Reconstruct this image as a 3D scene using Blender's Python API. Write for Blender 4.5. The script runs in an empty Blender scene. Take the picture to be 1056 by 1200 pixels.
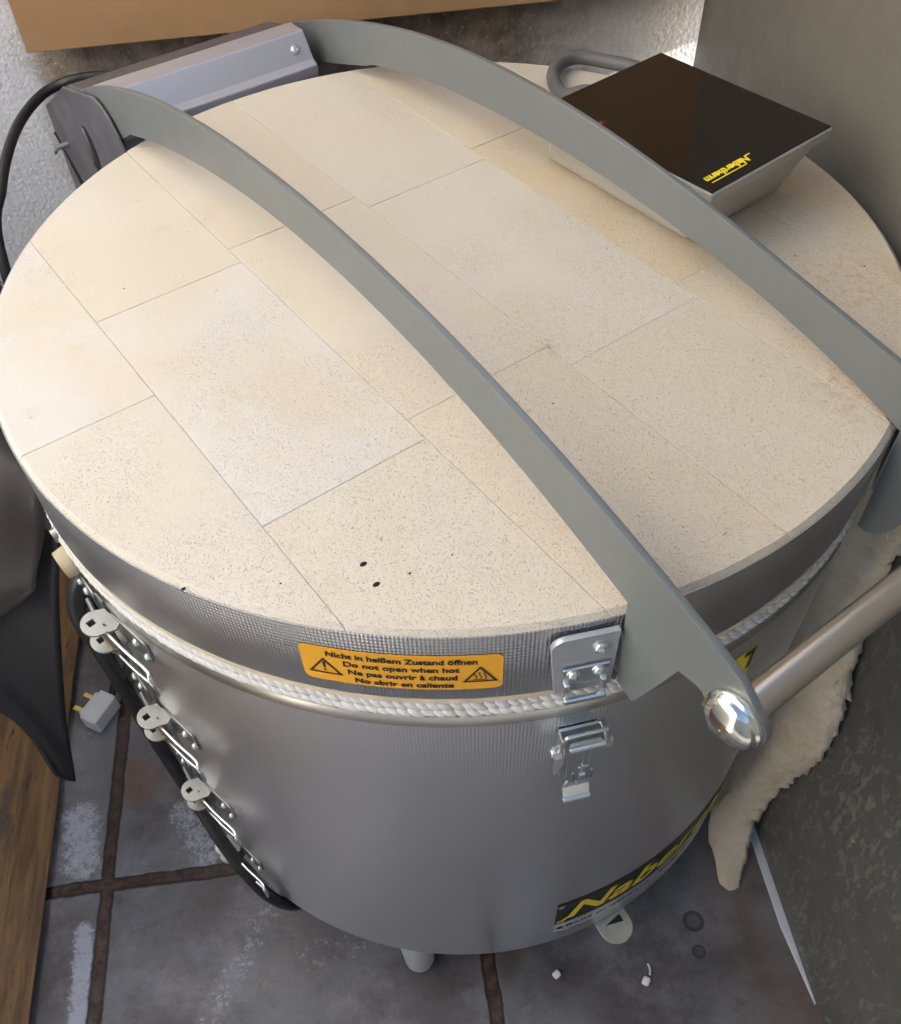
import bpy, bmesh, math, random
from mathutils import Vector, Matrix
random.seed(7)
S = bpy.context.scene
COL = S.collection
R_ = math.radians
TH = R_(29.333)                      # the kiln stands turned by this angle in the corner

# ------------------------------------------------------------------ camera
cam_d = bpy.data.cameras.new('camera'); cam = bpy.data.objects.new('camera', cam_d); COL.objects.link(cam)
Fv = Vector((.06058, .61834, -.78357)); Rv = Vector((.99148, -.12799, -.02435)); Uv = Rv.cross(Fv)
M = Matrix((Rv.normalized(), Uv.normalized(), (-Fv).normalized())).transposed().to_4x4()
M.translation = Vector((-.06252, -.57205, 1.09874))
cam.matrix_world = M
cam_d.sensor_fit = 'HORIZONTAL'; cam_d.sensor_width = 36; cam_d.lens = 36 * 1081.8 / 1056
cam_d.shift_y = 46.33 / 1056
cam_d.clip_start = .01; cam_d.clip_end = 500
S.camera = cam

# ------------------------------------------------------------------ world, sun, exposure
SUN_EL, SUN_AZ = 17.0, 8.0           # sun direction: from the right, grazing the back wall
w = bpy.data.worlds.new('World'); S.world = w; w.use_nodes = True
wn = w.node_tree; wn.nodes.clear()
sky = wn.nodes.new('ShaderNodeTexSky'); sky.sky_type = 'NISHITA'; sky.sun_disc = False
sky.sun_elevation = R_(SUN_EL)
dx, dy = math.cos(R_(-SUN_AZ)), math.sin(R_(-SUN_AZ))     # towards the sun (room frame)
sky.sun_rotation = math.atan2(dx, dy)
sky.air_density = 1.0; sky.dust_density = 2.5; sky.ozone_density = 1.0
bg = wn.nodes.new('ShaderNodeBackground'); bg.inputs['Strength'].default_value = .15
wo = wn.nodes.new('ShaderNodeOutputWorld')
wn.links.new(sky.outputs[0], bg.inputs[0]); wn.links.new(bg.outputs[0], wo.inputs[0])
sl = bpy.data.lights.new('sun', 'SUN'); sl.energy = 5.0; sl.angle = R_(.5); sl.color = (1, .93, .82)
sun = bpy.data.objects.new('sun', sl); COL.objects.link(sun)
sd = Vector((dx * math.cos(R_(SUN_EL)), dy * math.cos(R_(SUN_EL)), math.sin(R_(SUN_EL))))
sun.rotation_euler = sd.to_track_quat('Z', 'Y').to_euler(); sun.location = sd * 5
S.view_settings.view_transform = 'Standard'; S.view_settings.look = 'None'
S.view_settings.gamma = 1; S.view_settings.use_curve_mapping = False
S.view_settings.exposure = 1.62
S.view_settings.use_white_balance = True; S.view_settings.white_balance_temperature = 6300; S.view_settings.white_balance_tint = 10

# ------------------------------------------------------------------ material helpers
class NT:
    def __init__(s, name):
        s.m = bpy.data.materials.new(name); s.m.use_nodes = True
        s.t = s.m.node_tree; s.t.nodes.clear()
        s.o = s.t.nodes.new('ShaderNodeOutputMaterial')
        s.b = s.t.nodes.new('ShaderNodeBsdfPrincipled'); s.t.links.new(s.b.outputs[0], s.o.inputs[0])
    def n(s, typ, **kw):
        x = s.t.nodes.new('ShaderNode' + typ)
        for k, v in kw.items():
            setattr(x, k, v)
        return x
    def put(s, sock, v):
        if isinstance(v, bpy.types.NodeSocket): s.t.links.new(v, sock)
        elif isinstance(v, (tuple, list)) and len(v) == 3 and sock.type == 'RGBA': sock.default_value = (*v, 1)
        else: sock.default_value = v
    def co(s, scale=(1, 1, 1), rot=(0, 0, 0), kind='Object', loc=(0, 0, 0)):
        tc = s.n('TexCoord'); mp = s.n('Mapping')
        s.t.links.new(tc.outputs[kind], mp.inputs[0])
        mp.inputs['Scale'].default_value = scale; mp.inputs['Rotation'].default_value = rot; mp.inputs['Location'].default_value = loc
        return mp.outputs[0]
    def noise(s, vec, scale, detail=4, rough=.55, dist=0):
        x = s.n('TexNoise'); s.put(x.inputs['Vector'], vec)
        x.inputs['Scale'].default_value = scale; x.inputs['Detail'].default_value = detail
        x.inputs['Roughness'].default_value = rough; x.inputs['Distortion'].default_value = dist
        return x.outputs['Fac']
    def vor(s, vec, scale, feature='F1', out='Distance', rnd=1.0):
        x = s.n('TexVoronoi', feature=feature); s.put(x.inputs['Vector'], vec)
        x.inputs['Scale'].default_value = scale; x.inputs['Randomness'].default_value = rnd
        return x.outputs[out]
    def ramp(s, f, a, b, lo=0., hi=1.):
        x = s.n('MapRange', interpolation_type='SMOOTHSTEP'); s.put(x.inputs[0], f)
        x.inputs[1].default_value = a; x.inputs[2].default_value = b
        x.inputs[3].default_value = lo; x.inputs[4].default_value = hi
        return x.outputs[0]
    def math(s, op, a, b=0., c=None):
        x = s.n('Math', operation=op); s.put(x.inputs[0], a); s.put(x.inputs[1], b)
        if c is not None: s.put(x.inputs[2], c)
        return x.outputs[0]
    def mix(s, f, a, b, blend='MIX'):
        x = s.n('Mix', data_type='RGBA', blend_type=blend)
        s.put(x.inputs[0], f); s.put(x.inputs[6], a); s.put(x.inputs[7], b)
        return x.outputs[2]
    def sep(s, v):
        x = s.n('SeparateXYZ'); s.put(x.inputs[0], v); return x.outputs
    def bump(s, h, strength=.3, dist=.001, prev=None):
        x = s.n('Bump'); s.put(x.inputs['Height'], h)
        x.inputs['Strength'].default_value = strength; x.inputs['Distance'].default_value = dist
        if prev is not None: s.t.links.new(prev, x.inputs['Normal'])
        return x.outputs[0]
    def set(s, **kw):
        for k, v in kw.items():
            s.put(s.b.inputs[{'color': 'Base Color', 'rough': 'Roughness', 'metal': 'Metallic', 'normal': 'Normal', 'spec': 'Specular IOR Level',
                              'coat': 'Coat Weight', 'sheen': 'Sheen Weight', 'sss': 'Subsurface Weight', 'aniso': 'Anisotropic'}[k]], v)
        return s.m

def simple(name, color, rough=.5, metal=0., var=.12, scale=30, bump=.05, bscale=400):
    if metal > .5: var *= .25
    if metal > .4: bump = 0
    t = NT(name); v = t.co()
    n = t.noise(v, scale)
    c = t.mix(t.ramp(n, .3, .7), tuple(x * (1 - var) for x in color), tuple(min(1, x * (1 + var)) for x in color))
    r = t.ramp(t.noise(v, scale * 1.7), .3, .7, max(.02, rough - .07), rough + .07)
    if not bump: return t.set(color=c, rough=rough, metal=metal)
    return t.set(color=c, rough=r, metal=metal, normal=t.bump(t.noise(v, bscale, 2), bump, .0005))

MAT = {}
# refractory brick: cream, pitted with short dark flecks
t = NT('refractory_brick')
v = t.co(); at = t.n('Attribute', attribute_name='tone'); rpi = at.outputs['Fac']
base = t.mix(rpi, (.60, .57, .53), (.585, .485, .33))
n1 = t.noise(v, 9, 5); base = t.mix(t.ramp(n1, .35, .7), base, (.59, .525, .43))
base = t.mix(t.math('MULTIPLY', t.ramp(t.noise(v, 5.2, 3), .5, .72), .35), base, (.62, .59, .545))
xyz = t.sep(v)
front = t.ramp(xyz[1], .12, -.2)                          # coarser pores towards the front bricks
wv = t.n('TexNoise'); t.put(wv.inputs['Vector'], v); wv.inputs['Scale'].default_value = 110; wv.inputs['Detail'].default_value = 2
va = t.n('VectorMath', operation='MULTIPLY_ADD'); t.put(va.inputs[0], wv.outputs['Color']); va.inputs[1].default_value = (.009, .009, 0); t.put(va.inputs[2], v)
def fleck(rot, sc, thr, st):
    m = t.n('Mapping'); t.put(m.inputs[0], va.outputs[0]); m.inputs['Rotation'].default_value = (0, 0, R_(rot)); m.inputs['Scale'].default_value = (1, st, 1)
    d = t.vor(m.outputs[0], sc)
    colr = t.vor(m.outputs[0], sc, out='Color')
    keep = t.math('GREATER_THAN', t.sep(colr)[0], .62)
    return t.math('MULTIPLY', t.ramp(d, thr, thr * .45), keep)
f1 = fleck(20, 1250, .38, .5); f2 = fleck(100, 1500, .40, .5); f3 = fleck(-40, 760, .22, .55)
fl = t.math('MAXIMUM', t.math('MAXIMUM', f1, f2), f3)
dens = t.ramp(t.math('ADD', t.noise(v, 14, 3), t.math('MULTIPLY', front, .32)), .48, .76)
fl = t.math('MULTIPLY', fl, t.math('MULTIPLY_ADD', dens, .85, .10))
big = t.math('MULTIPLY', t.ramp(t.vor(va.outputs[0], 62), .075, .04), t.math('GREATER_THAN', t.sep(t.vor(v, 62, out='Color'))[1], .72))
fl2 = t.math('MAXIMUM', fl, t.math('MULTIPLY', big, .5))
col = t.mix(t.math('MULTIPLY', fl2, .5), base, (.14, .10, .065))
# stained line along the joint that shows through from below
def spot(cx_, cy_, r0, r1):
    dx_ = t.math('SUBTRACT', xyz[0], cx_); dy_ = t.math('SUBTRACT', xyz[1], cy_)
    return t.ramp(t.math('SQRT', t.math('ADD', t.math('MULTIPLY', dx_, dx_), t.math('MULTIPLY', dy_, dy_))), r1, r0)
sp = t.math('MAXIMUM', t.math('MULTIPLY', spot(.125, -.27, .005, .06), .8), t.math('MAXIMUM', spot(-.006, -.117, .001, .014), t.math('MULTIPLY', spot(.20, -.19, .01, .07), .6)))
sp = t.math('MULTIPLY', sp, t.ramp(t.noise(v, 130, 6, .75), .45, .65))
n3 = t.ramp(t.noise(v, 45, 3), .62, .75)
col = t.mix(t.math('MULTIPLY', n3, .18), col, (.5, .37, .22))
col = t.mix(t.math('MULTIPLY', sp, .6), col, (.36, .20, .08))
h = t.math('SUBTRACT', t.math('MULTIPLY', t.noise(v, 260, 4, .7), .5), fl2)
MAT['brick'] = t.set(color=col, rough=.95, spec=.15, normal=t.bump(t.math('ADD', h, t.math('MULTIPLY', t.noise(v, 55, 4), .8)), .5, .0008))
MAT['mortar'] = simple('mortar', (.50, .42, .31), .95, bump=.4)
MAT['fibre'] = simple('fibre_gasket', (.66, .57, .43), .95, scale=80, bump=.5, bscale=600)

def steel(name, color, rough, emboss, es=.18):
    t = NT(name); v = t.co(); s3 = t.sep(v)
    ang = t.math('ARCTAN2', s3[0], s3[1])
    a = t.math('MULTIPLY', ang, .32 * 2 * math.pi / .0045)
    z = t.math('MULTIPLY', s3[2], 2 * math.pi / .0060)
    w1 = t.math('SINE', t.math('ADD', a, z)); w2 = t.math('SINE', t.math('SUBTRACT', a, z))
    pat = t.math('MULTIPLY', t.math('MULTIPLY', w1, w2), t.ramp(s3[2], .50, .605, .04, 1.))
    n = t.noise(t.co((1, 1, .25)), 6, 3); nb = t.noise(t.co((1, 1, .04)), 140, 3)
    c = t.mix(t.ramp(n, .35, .65), tuple(x * .97 for x in color), tuple(min(1, x * 1.03) for x in color))
    r = t.ramp(n, .3, .7, rough - .02, rough + .03)
    b1 = t.bump(pat, emboss, .0004)
    return t.set(color=c, rough=r, metal=1., normal=t.bump(t.noise(t.co((1, 1, .08)), 9, 2), es, .0012, b1))
MAT['body_steel'] = steel('embossed_stainless_jacket', (.80, .815, .85), .34, .4)
MAT['band_steel'] = steel('embossed_stainless_band', (.52, .525, .54), .35, .55, .1)
MAT['lip_steel'] = simple('folded_stainless_lip', (.6, .6, .56), .3, 1.)
MAT['arm_paint'] = simple('grey_painted_steel', (.195, .212, .212), .40, .35, .04, 8, .08, 900)
MAT['arm_edge'] = MAT['arm_paint']
MAT['zinc'] = simple('zinc_plated_steel', (.74, .77, .76), .28, 1., .12, 90)
MAT['zinc_old'] = simple('dull_zinc_steel', (.27, .275, .27), .4, .8, .15, 120)
MAT['chrome'] = simple('polished_chrome', (.8, .77, .7), .14, 1., .05, 20, .0)
MAT['tube'] = simple('satin_aluminium_tube', (.56, .54, .52), .3, 1., .06, 40, .05)
MAT['house'] = simple('brushed_housing_steel', (.46, .46, .50), .36, .45, .0, 20, .06)
MAT['housing_dark'] = simple('painted_housing_steel', (.12, .115, .13), .45, .3, .08, 20, .06)
MAT['black'] = simple('black_rubber', (.012, .012, .013), .42, 0, .3, 40, .1)
MAT['shadow_hole'] = simple('dark_opening', (.01, .01, .01), .9)
MAT['grey_cable'] = simple('grey_cable_sheath', (.12, .12, .12), .55, 0, .1, 30, .1)
MAT['white_plastic'] = simple('white_plastic', (.72, .73, .78), .4, 0, .05)
MAT['cream_plastic'] = simple('cream_ceramic', (.48, .40, .26), .6, 0, .1, 40, .15)
MAT['foot'] = simple('grey_plastic_foot', (.47, .5, .54), .45, 0, .05)
MAT['tag'] = simple('pale_grey_metal_tab', (.42, .42, .38), .45, .3, .1, 60)
MAT['brass'] = simple('brass', (.75, .55, .2), .3, 1.)
MAT['orange'] = simple('warning_label_orange', (.86, .42, .03), .38, 0, .03, 60, .02)
MAT['yellow'] = simple('label_yellow', (.86, .68, .03), .4, 0, .03, 60, .02)
MAT['ink'] = simple('black_print', (.012, .011, .01), .4, 0, .05)
MAT['pale_strip'] = simple('silver_label_film', (.55, .56, .6), .35, .2, .06)
MAT['glass'] = simple('black_glass', (.006, .005, .0045), .045, 0, .1, 10, 0.)
MAT['ctrl_plastic'] = simple('silver_grey_casing', (.42, .40, .36), .42, .0, .04)
MAT['red_print'] = simple('red_print', (.5, .08, .05), .5)
MAT['foam'] = simple('white_foam', (.85, .85, .83), .8)

# white braided rope
t = NT('braided_glass_rope'); v = t.co()
c = t.mix(t.ramp(t.noise(v, 14, 3), .58, .74), (.66, .65, .63), (.52, .37, .22))
c = t.mix(t.ramp(t.noise(v, 300, 3), .5, .72, 0, .35), c, (.45, .4, .34))
MAT['rope'] = t.set(color=c, rough=.75, normal=t.bump(t.noise(t.co((1, 1, 1)), 700, 3), .5, .0005))

# floor
LINES_U = (-.447, -.010, .427); LINES_V = (-.148, .289, -.585)
t = NT('stone_tile_floor'); v = t.co(); p = t.sep(v)
base = t.mix(t.ramp(t.noise(v, 5, 6, .6), .35, .65), (.082, .075, .076), (.180, .182, .198))
base = t.mix(t.ramp(t.noise(v, 9, 7, .72), .46, .70, 0, .75), base, (.25, .25, .285))
base = t.mix(t.ramp(t.noise(v, 33, 7, .75), .50, .72, 0, .6), base, (.06, .048, .044))
base = t.mix(t.ramp(t.noise(v, 240, 4, .7), .60, .75, 0, .45), base, (.34, .34, .37))
base = t.mix(t.ramp(t.noise(v, 3.1, 4, .6, .6), .55, .75, 0, .5), base, (.15, .085, .055))
def seg(a, b, r0, r1):        # soft capsule mask round a segment in the floor plane
    ax, ay = a; bx, by = b; L = math.hypot(bx - ax, by - ay); ux, uy = ((bx - ax) / L, (by - ay) / L) if L else (1, 0)
    x = t.math('SUBTRACT', p[0], ax); y = t.math('SUBTRACT', p[1], ay)
    al = t.math('ADD', t.math('MULTIPLY', x, ux), t.math('MULTIPLY', y, uy))
    cl = t.math('MINIMUM', t.math('MAXIMUM', al, 0.), L)
    qx = t.math('SUBTRACT', x, t.math('MULTIPLY', cl, ux)); qy = t.math('SUBTRACT', y, t.math('MULTIPLY', cl, uy))
    d = t.math('SQRT', t.math('ADD', t.math('MULTIPLY', qx, qx), t.math('MULTIPLY', qy, qy)))
    return t.ramp(d, r1, r0)
salt = None
for a, b, r0, r1, k in [((-.490, -.06), (-.480, -.115), .01, .045, .9), ((-.468, -.20), (-.462, -.34), .003, .026, 1.),
                     ((-.25, -.19), (-.345, -.36), .0, .05, .62), ((-.36, -.07), (-.33, -.13), .005, .045, .8),
                     ((-.42, -.19), (-.41, -.25), .005, .04, .4), ((-.14, -.24), (-.2, -.26), .01, .06, .55), ((-.5, .06), (-.49, -.02), .01, .04, .45),
                     ((-.25, -.30), (-.1, -.40), .02, .1, .35), ((.12, -.31), (.135, -.315), .002, .012, .35)]:
    q = t.math('MULTIPLY', seg(a, b, r0, r1), k)
    salt = q if salt is None else t.math('MAXIMUM', salt, q)
sn = t.math('ADD', t.math('ADD', t.math('MULTIPLY', t.noise(v, 60, 8, .78), .6), t.math('MULTIPLY', t.noise(v, 260, 5, .7), .4)), t.math('MULTIPLY', salt, .36))
smask = t.ramp(sn, .70, .86)
smask = t.math('MULTIPLY', smask, t.ramp(salt, .0, .35, .25, 1.))
col = t.mix(t.math('MULTIPLY', smask, .85), base, (.44, .46, .55))
col = t.mix(t.math('MULTIPLY', t.ramp(salt, .2, 1.), .05), col, (.42, .43, .52))
col = t.mix(t.math('MULTIPLY', t.ramp(t.noise(v, 110, 3, .6), .74, .8), .5), col, (.7, .7, .7))
rust = seg((-.425, -.01), (-.42, -.02), .004, .05)
col = t.mix(t.math('MULTIPLY', rust, .6), col, (.17, .075, .03))
brn = t.math('MULTIPLY', seg((.30, -.22), (.31, -.42), .0, .085), t.ramp(t.noise(v, 14, 5), .25, .6, .5, 1.))
col = t.mix(t.math('MULTIPLY', brn, .42), col, (.20, .13, .08))
for a in [(.228, -.282), (.225, -.315)]:
    rr = .013 if a[1] > -.3 else .008
    ring = t.math('SUBTRACT', seg(a, (a[0] + .001, a[1]), rr * .8, rr), t.math('MULTIPLY', seg(a, (a[0] + .001, a[1]), rr * .45, rr * .7), .55))
    col = t.mix(t.math('MULTIPLY', ring, .8), col, (.03, .028, .028))
g = None
wob = t.math('MULTIPLY_ADD', t.noise(v, 22, 5, .7), .008, -.004)
edge = None
for ax, ls in ((0, LINES_U), (1, LINES_V)):
    for L0 in ls:
        d = t.math('ABSOLUTE', t.math('SUBTRACT', t.math('ADD', p[ax], wob), L0))
        g = d if g is None else t.math('MINIMUM', g, d)
gm = t.ramp(g, .0095, .0072); gcore = t.ramp(g, .0070, .0038); gedge = t.math('SUBTRACT', gm, gcore)
gc = t.mix(t.ramp(t.noise(v, 90, 5, .7), .35, .7), (.022, .014, .011), (.10, .055, .038))
gc = t.mix(t.math('MULTIPLY', gedge, .9), gc, (.010, .007, .006))
col = t.mix(gm, col, gc)
hh = t.math('ADD', t.math('MULTIPLY', gm, -1.6), t.math('MULTIPLY', t.noise(v, 70, 8, .7), .8))
rf = t.ramp(t.noise(v, 20, 5), .3, .7, .28, .62)
MAT['floor'] = t.set(color=col, rough=rf, spec=.5, normal=t.bump(hh, .5, .0014))

MAT['bounce_paving'] = simple('pale_bounce_paving', (.32, .31, .30), .85, scale=6, bump=.3)  # only for the added, unseen paving and wall behind the camera
# rough plaster
t = NT('rough_white_plaster'); v = t.co()
n = t.noise(v, 190, 5, .65); n2 = t.noise(v, 40, 4); n0 = t.vor(v, 210)
c = t.mix(t.ramp(n2, .3, .7), (.74, .74, .75), (.82, .82, .81))
c = t.mix(t.ramp(t.noise(v, 150, 4, .7), .62, .75, 0, .6), c, (.3, .27, .24))
c = t.mix(t.ramp(t.noise(v, 9, 4), .6, .75, 0, .3), c, (.42, .36, .3))
hh = t.math('ADD', t.math('MULTIPLY', n, 1.2), t.math('ADD', n2, t.math('MULTIPLY', n0, -.5)))
MAT['plaster'] = t.set(color=c, rough=.9, spec=.2, normal=t.bump(hh, .8, .0020))

t = NT('shaded_brown_plaster'); v = t.co()  # cardboard's shade and warm bounce painted into the plaster as brown
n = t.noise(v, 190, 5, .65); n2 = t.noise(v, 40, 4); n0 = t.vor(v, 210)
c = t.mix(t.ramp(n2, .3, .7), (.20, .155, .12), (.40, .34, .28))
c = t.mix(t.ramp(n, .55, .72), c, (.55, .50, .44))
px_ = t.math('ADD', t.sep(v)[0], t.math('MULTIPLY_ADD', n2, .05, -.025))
unshaded = t.math('MAXIMUM', t.ramp(px_, -.36, -.40), t.ramp(px_, .10, .30))  # painted shade fades out at the far left and right
c = t.mix(unshaded, c, t.mix(t.ramp(n, .3, .7), (.69, .70, .73), (.79, .80, .82)))
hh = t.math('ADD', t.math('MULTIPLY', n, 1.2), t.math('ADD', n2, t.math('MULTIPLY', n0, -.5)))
MAT['plaster_shaded'] = t.set(color=c, rough=.9, spec=.2, normal=t.bump(hh, .8, .0020))

# cardboard
t = NT('brown_cardboard'); v = t.co()
c = t.mix(t.ramp(t.noise(v, 12, 4), .3, .7), (.36, .215, .105), (.42, .255, .13))
c = t.mix(t.ramp(t.noise(t.co((1, 1, 9)), 160, 3), .55, .7, 0, .25), c, (.27, .155, .075))
MAT['cardboard'] = t.set(color=c, rough=.8, spec=.2, normal=t.bump(t.noise(t.co((1, 1, .2)), 110, 3), .1, .001))

# right-hand sheet: dark grey green with chalky streaks low down
t = NT('weathered_grey_sheet'); v = t.co(); p = t.sep(v)
c = t.mix(t.ramp(t.noise(v, 4, 4), .3, .7), (.088, .089, .079), (.125, .125, .112)); c = t.mix(t.math('MULTIPLY', t.ramp(p[2], .55, .8), .6), c, (.165, .15, .127))
st = t.noise(t.co((1, 1.0, .38)), 125, 5, .65, .5); pz = t.ramp(p[2], .62, .30)
st2 = t.math('ADD', st, t.math('MULTIPLY', t.noise(v, 9, 3), .30))
mk = t.math('MULTIPLY', t.ramp(st2, .69, .76), pz)
c = t.mix(t.math('MULTIPLY', mk, .6), c, (.24, .235, .20))
c = t.mix(t.ramp(t.noise(v, 70, 2), .755, .79, 0, .6), c, (.4, .39, .36))
MAT['sheet'] = t.set(color=c, rough=t.ramp(t.noise(v, 30, 4), .3, .7, .42, .6), spec=.5, normal=t.bump(st2, .25, .001))

# ceramic fibre blanket
t = NT('ceramic_fibre_blanket'); v = t.co()
c = t.mix(t.ramp(t.noise(v, 25, 5, .7), .3, .7), (.78, .65, .46), (.86, .78, .63))
MAT['blanket'] = t.set(color=c, rough=1., spec=.05, normal=t.bump(t.math('ADD', t.noise(v, 160, 8, .8), t.noise(v, 30, 4)), .9, .004))

# worn timber board
t = NT('worn_timber_board'); v = t.co()
gr = t.noise(t.co((12, 1.0, 12)), 7, 6, .65, .8)
c = t.mix(t.ramp(gr, .3, .7), (.13, .078, .038), (.30, .17, .075))
c = t.mix(t.ramp(t.noise(t.co((6, 1.2, 6)), 5, 5, .6, .5), .52, .7, 0, .85), c, (.12, .09, .065))
c = t.mix(t.ramp(t.noise(t.co((9, .9, 9)), 4, 3), .58, .68, 0, .8), c, (.48, .25, .06))
c = t.mix(t.ramp(t.noise(t.co((20, 3, 20)), 9, 6, .7), .60, .68, 0, .85), c, (.035, .025, .018))
MAT['timber'] = t.set(color=c, rough=.62, normal=t.bump(gr, .4, .003))

# tarpaulins
t = NT('glossy_dark_film'); v = t.co()
MAT['film'] = t.set(color=t.mix(t.noise(v, 12, 4), (.06, .055, .055), (.12, .10, .09)), rough=.22, spec=.5, normal=t.bump(t.noise(v, 14, 4), .3, .004))
t = NT('matt_black_film'); v = t.co()
MAT['matt_black'] = t.set(color=t.mix(t.ramp(t.noise(v, 150, 4, .7), .7, .78), (.009, .009, .01), (.12, .11, .1)), rough=.5, normal=t.bump(t.noise(v, 40, 4), .3, .002))
t = NT('speckled_cloth'); v = t.co()
MAT['speckle'] = t.set(color=t.mix(t.ramp(t.noise(v, 110, 2), .48, .52), (.02, .02, .02), (.42, .41, .38)), rough=.9)

# ------------------------------------------------------------------ object helpers
def tag(o, label=None, cat=None, group=None, kind=None):
    if label: o['label'] = label
    if cat: o['category'] = cat
    if group: o['group'] = group
    if kind: o['kind'] = kind
    return o
def thing(name, label, cat, loc=(0, 0, 0), rz=0, group=None):
    o = bpy.data.objects.new(name, None); COL.objects.link(o); o.location = loc; o.rotation_euler = (0, 0, rz)
    o.empty_display_size = .05
    return tag(o, label, cat, group)
def link(name, me, mat, parent=None, smooth=True):
    o = bpy.data.objects.new(name, me); COL.objects.link(o)
    if mat: me.materials.append(mat if not isinstance(mat, str) else MAT[mat])
    if parent: o.parent = parent
    if smooth:
        for p in me.polygons: p.use_smooth = True
    return o
def from_bm(name, bm, mat, parent=None, smooth=False, bevel=0, seg=2, auto=None):
    me = bpy.data.meshes.new(name); bmesh.ops.recalc_face_normals(bm, faces=bm.faces[:]); bm.to_mesh(me); bm.free()
    o = link(name, me, mat, parent, smooth)
    if smooth and auto: me.set_sharp_from_angle(angle=R_(auto))
    if bevel:
        m = o.modifiers.new('bevel', 'BEVEL'); m.width = bevel; m.segments = seg; m.limit_method = 'ANGLE'; m.angle_limit = R_(35)
    return o
def box(bm, c, s, mtx=None):
    r = bmesh.ops.create_cube(bm, size=1)['verts']
    for q in r:
        q.co = Vector((q.co.x * s[0], q.co.y * s[1], q.co.z * s[2]))
        if mtx is not None: q.co = mtx @ q.co
        q.co += Vector(c)
    return r
def cyl(bm, a, b, r0, r1=None, n=24, caps=True):
    a, b = Vector(a), Vector(b); r1 = r0 if r1 is None else r1
    d = (b - a); q = d.to_track_quat('Z', 'Y').to_matrix()
    A = [bm.verts.new(a + q @ Vector((r0 * math.cos(2 * math.pi * i / n), r0 * math.sin(2 * math.pi * i / n), 0))) for i in range(n)]
    B = [bm.verts.new(b + q @ Vector((r1 * math.cos(2 * math.pi * i / n), r1 * math.sin(2 * math.pi * i / n), 0))) for i in range(n)]
    for i in range(n): bm.faces.new((A[i], A[(i + 1) % n], B[(i + 1) % n], B[i]))
    if caps: bm.faces.new(A[::-1]); bm.faces.new(B)
def catmull(pts, k=8):
    P = [Vector(p) for p in pts]; P = [2 * P[0] - P[1]] + P + [2 * P[-1] - P[-2]]; out = []
    for i in range(1, len(P) - 2):
        for j in range(k):
            u = j / k; a, b, c, d = P[i - 1:i + 3]
            out.append(.5 * ((2 * b) + (c - a) * u + (2 * a - 5 * b + 4 * c - d) * u * u + (3 * b - a - 3 * c + d) * u ** 3))
    out.append(P[-2]); return out
def tube(bm, pts, r, n=12, k=8, smooth=True):
    P = catmull(pts, k) if smooth else [Vector(p) for p in pts]
    rings = []; up = None
    for i, p in enumerate(P):
        d = (P[min(i + 1, len(P) - 1)] - P[max(i - 1, 0)]).normalized()
        if up is None: up = d.orthogonal().normalized()
        up = (up - d * up.dot(d)).normalized(); s = d.cross(up)
        rr = r[min(i, len(r) - 1)] if isinstance(r, list) else r
        rings.append([bm.verts.new(p + (up * math.cos(2 * math.pi * j / n) + s * math.sin(2 * math.pi * j / n)) * rr) for j in range(n)])
    for A, B in zip(rings, rings[1:]):
        for j in range(n): bm.faces.new((A[j], A[(j + 1) % n], B[(j + 1) % n], B[j]))
    bm.faces.new(rings[0][::-1]); bm.faces.new(rings[-1])
def lathe(bm, prof, n=256, a0=None, a1=None):
    full = a0 is None; a0 = 0 if full else a0; a1 = 2 * math.pi if full else a1
    m = n if full else n + 1; cols = []
    for i in range(m):
        a = a0 + (a1 - a0) * i / n
        cols.append([bm.verts.new((r * math.sin(a), -r * math.cos(a), z)) for r, z in prof])
    for i in range(n):
        A = cols[i]; B = cols[(i + 1) % m]
        for j in range(len(prof) - 1): bm.faces.new((A[j], B[j], B[j + 1], A[j + 1]))
def plate(loops, th, fn=None):
    """flat plate of thickness th from closed 2D loops (the later ones are holes); fn maps (x, y, z)"""
    cu = bpy.data.curves.new('tmp', 'CURVE'); cu.dimensions = '2D'; cu.fill_mode = 'BOTH'; cu.extrude = th / 2
    for lp in loops:
        sp = cu.splines.new('POLY'); sp.points.add(len(lp) - 1)
        for i, q in enumerate(lp): sp.points[i].co = (q[0], q[1], 0, 1)
        sp.use_cyclic_u = True
    return curve_mesh(cu, fn)
def curve_mesh(cu, fn, maxlen=None):
    o = bpy.data.objects.new('tmp', cu); COL.objects.link(o)
    dg = bpy.context.evaluated_depsgraph_get(); me = bpy.data.meshes.new_from_object(o.evaluated_get(dg))
    bpy.data.objects.remove(o); bpy.data.curves.remove(cu)
    bm = bmesh.new(); bm.from_mesh(me); bpy.data.meshes.remove(me)
    bmesh.ops.remove_doubles(bm, verts=bm.verts[:], dist=1e-7)
    if maxlen:
        bmesh.ops.triangulate(bm, faces=bm.faces[:])
        for _ in range(5):
            es = [e for e in bm.edges if e.calc_length() > maxlen]
            if not es: break
            bmesh.ops.subdivide_edges(bm, edges=es, cuts=1); bmesh.ops.triangulate(bm, faces=bm.faces[:])
    if fn:
        for v_ in bm.verts: v_.co = Vector(fn(*v_.co))
    return bm
def text(s, size, fn, bold=0., sx=1., shear=0., th=.0003, align='CENTER', maxlen=.006, gap=1.):
    cu = bpy.data.curves.new('tmp', 'FONT'); cu.body = s; cu.size = size; cu.offset = bold * size; cu.align_x = align; cu.align_y = 'BOTTOM_BASELINE'
    cu.extrude = th / 2; cu.resolution_u = 4; cu.shear = shear; cu.space_character = gap
    return curve_mesh(cu, (lambda x, y, z: fn(x * sx, y, z)), maxlen)
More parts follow.
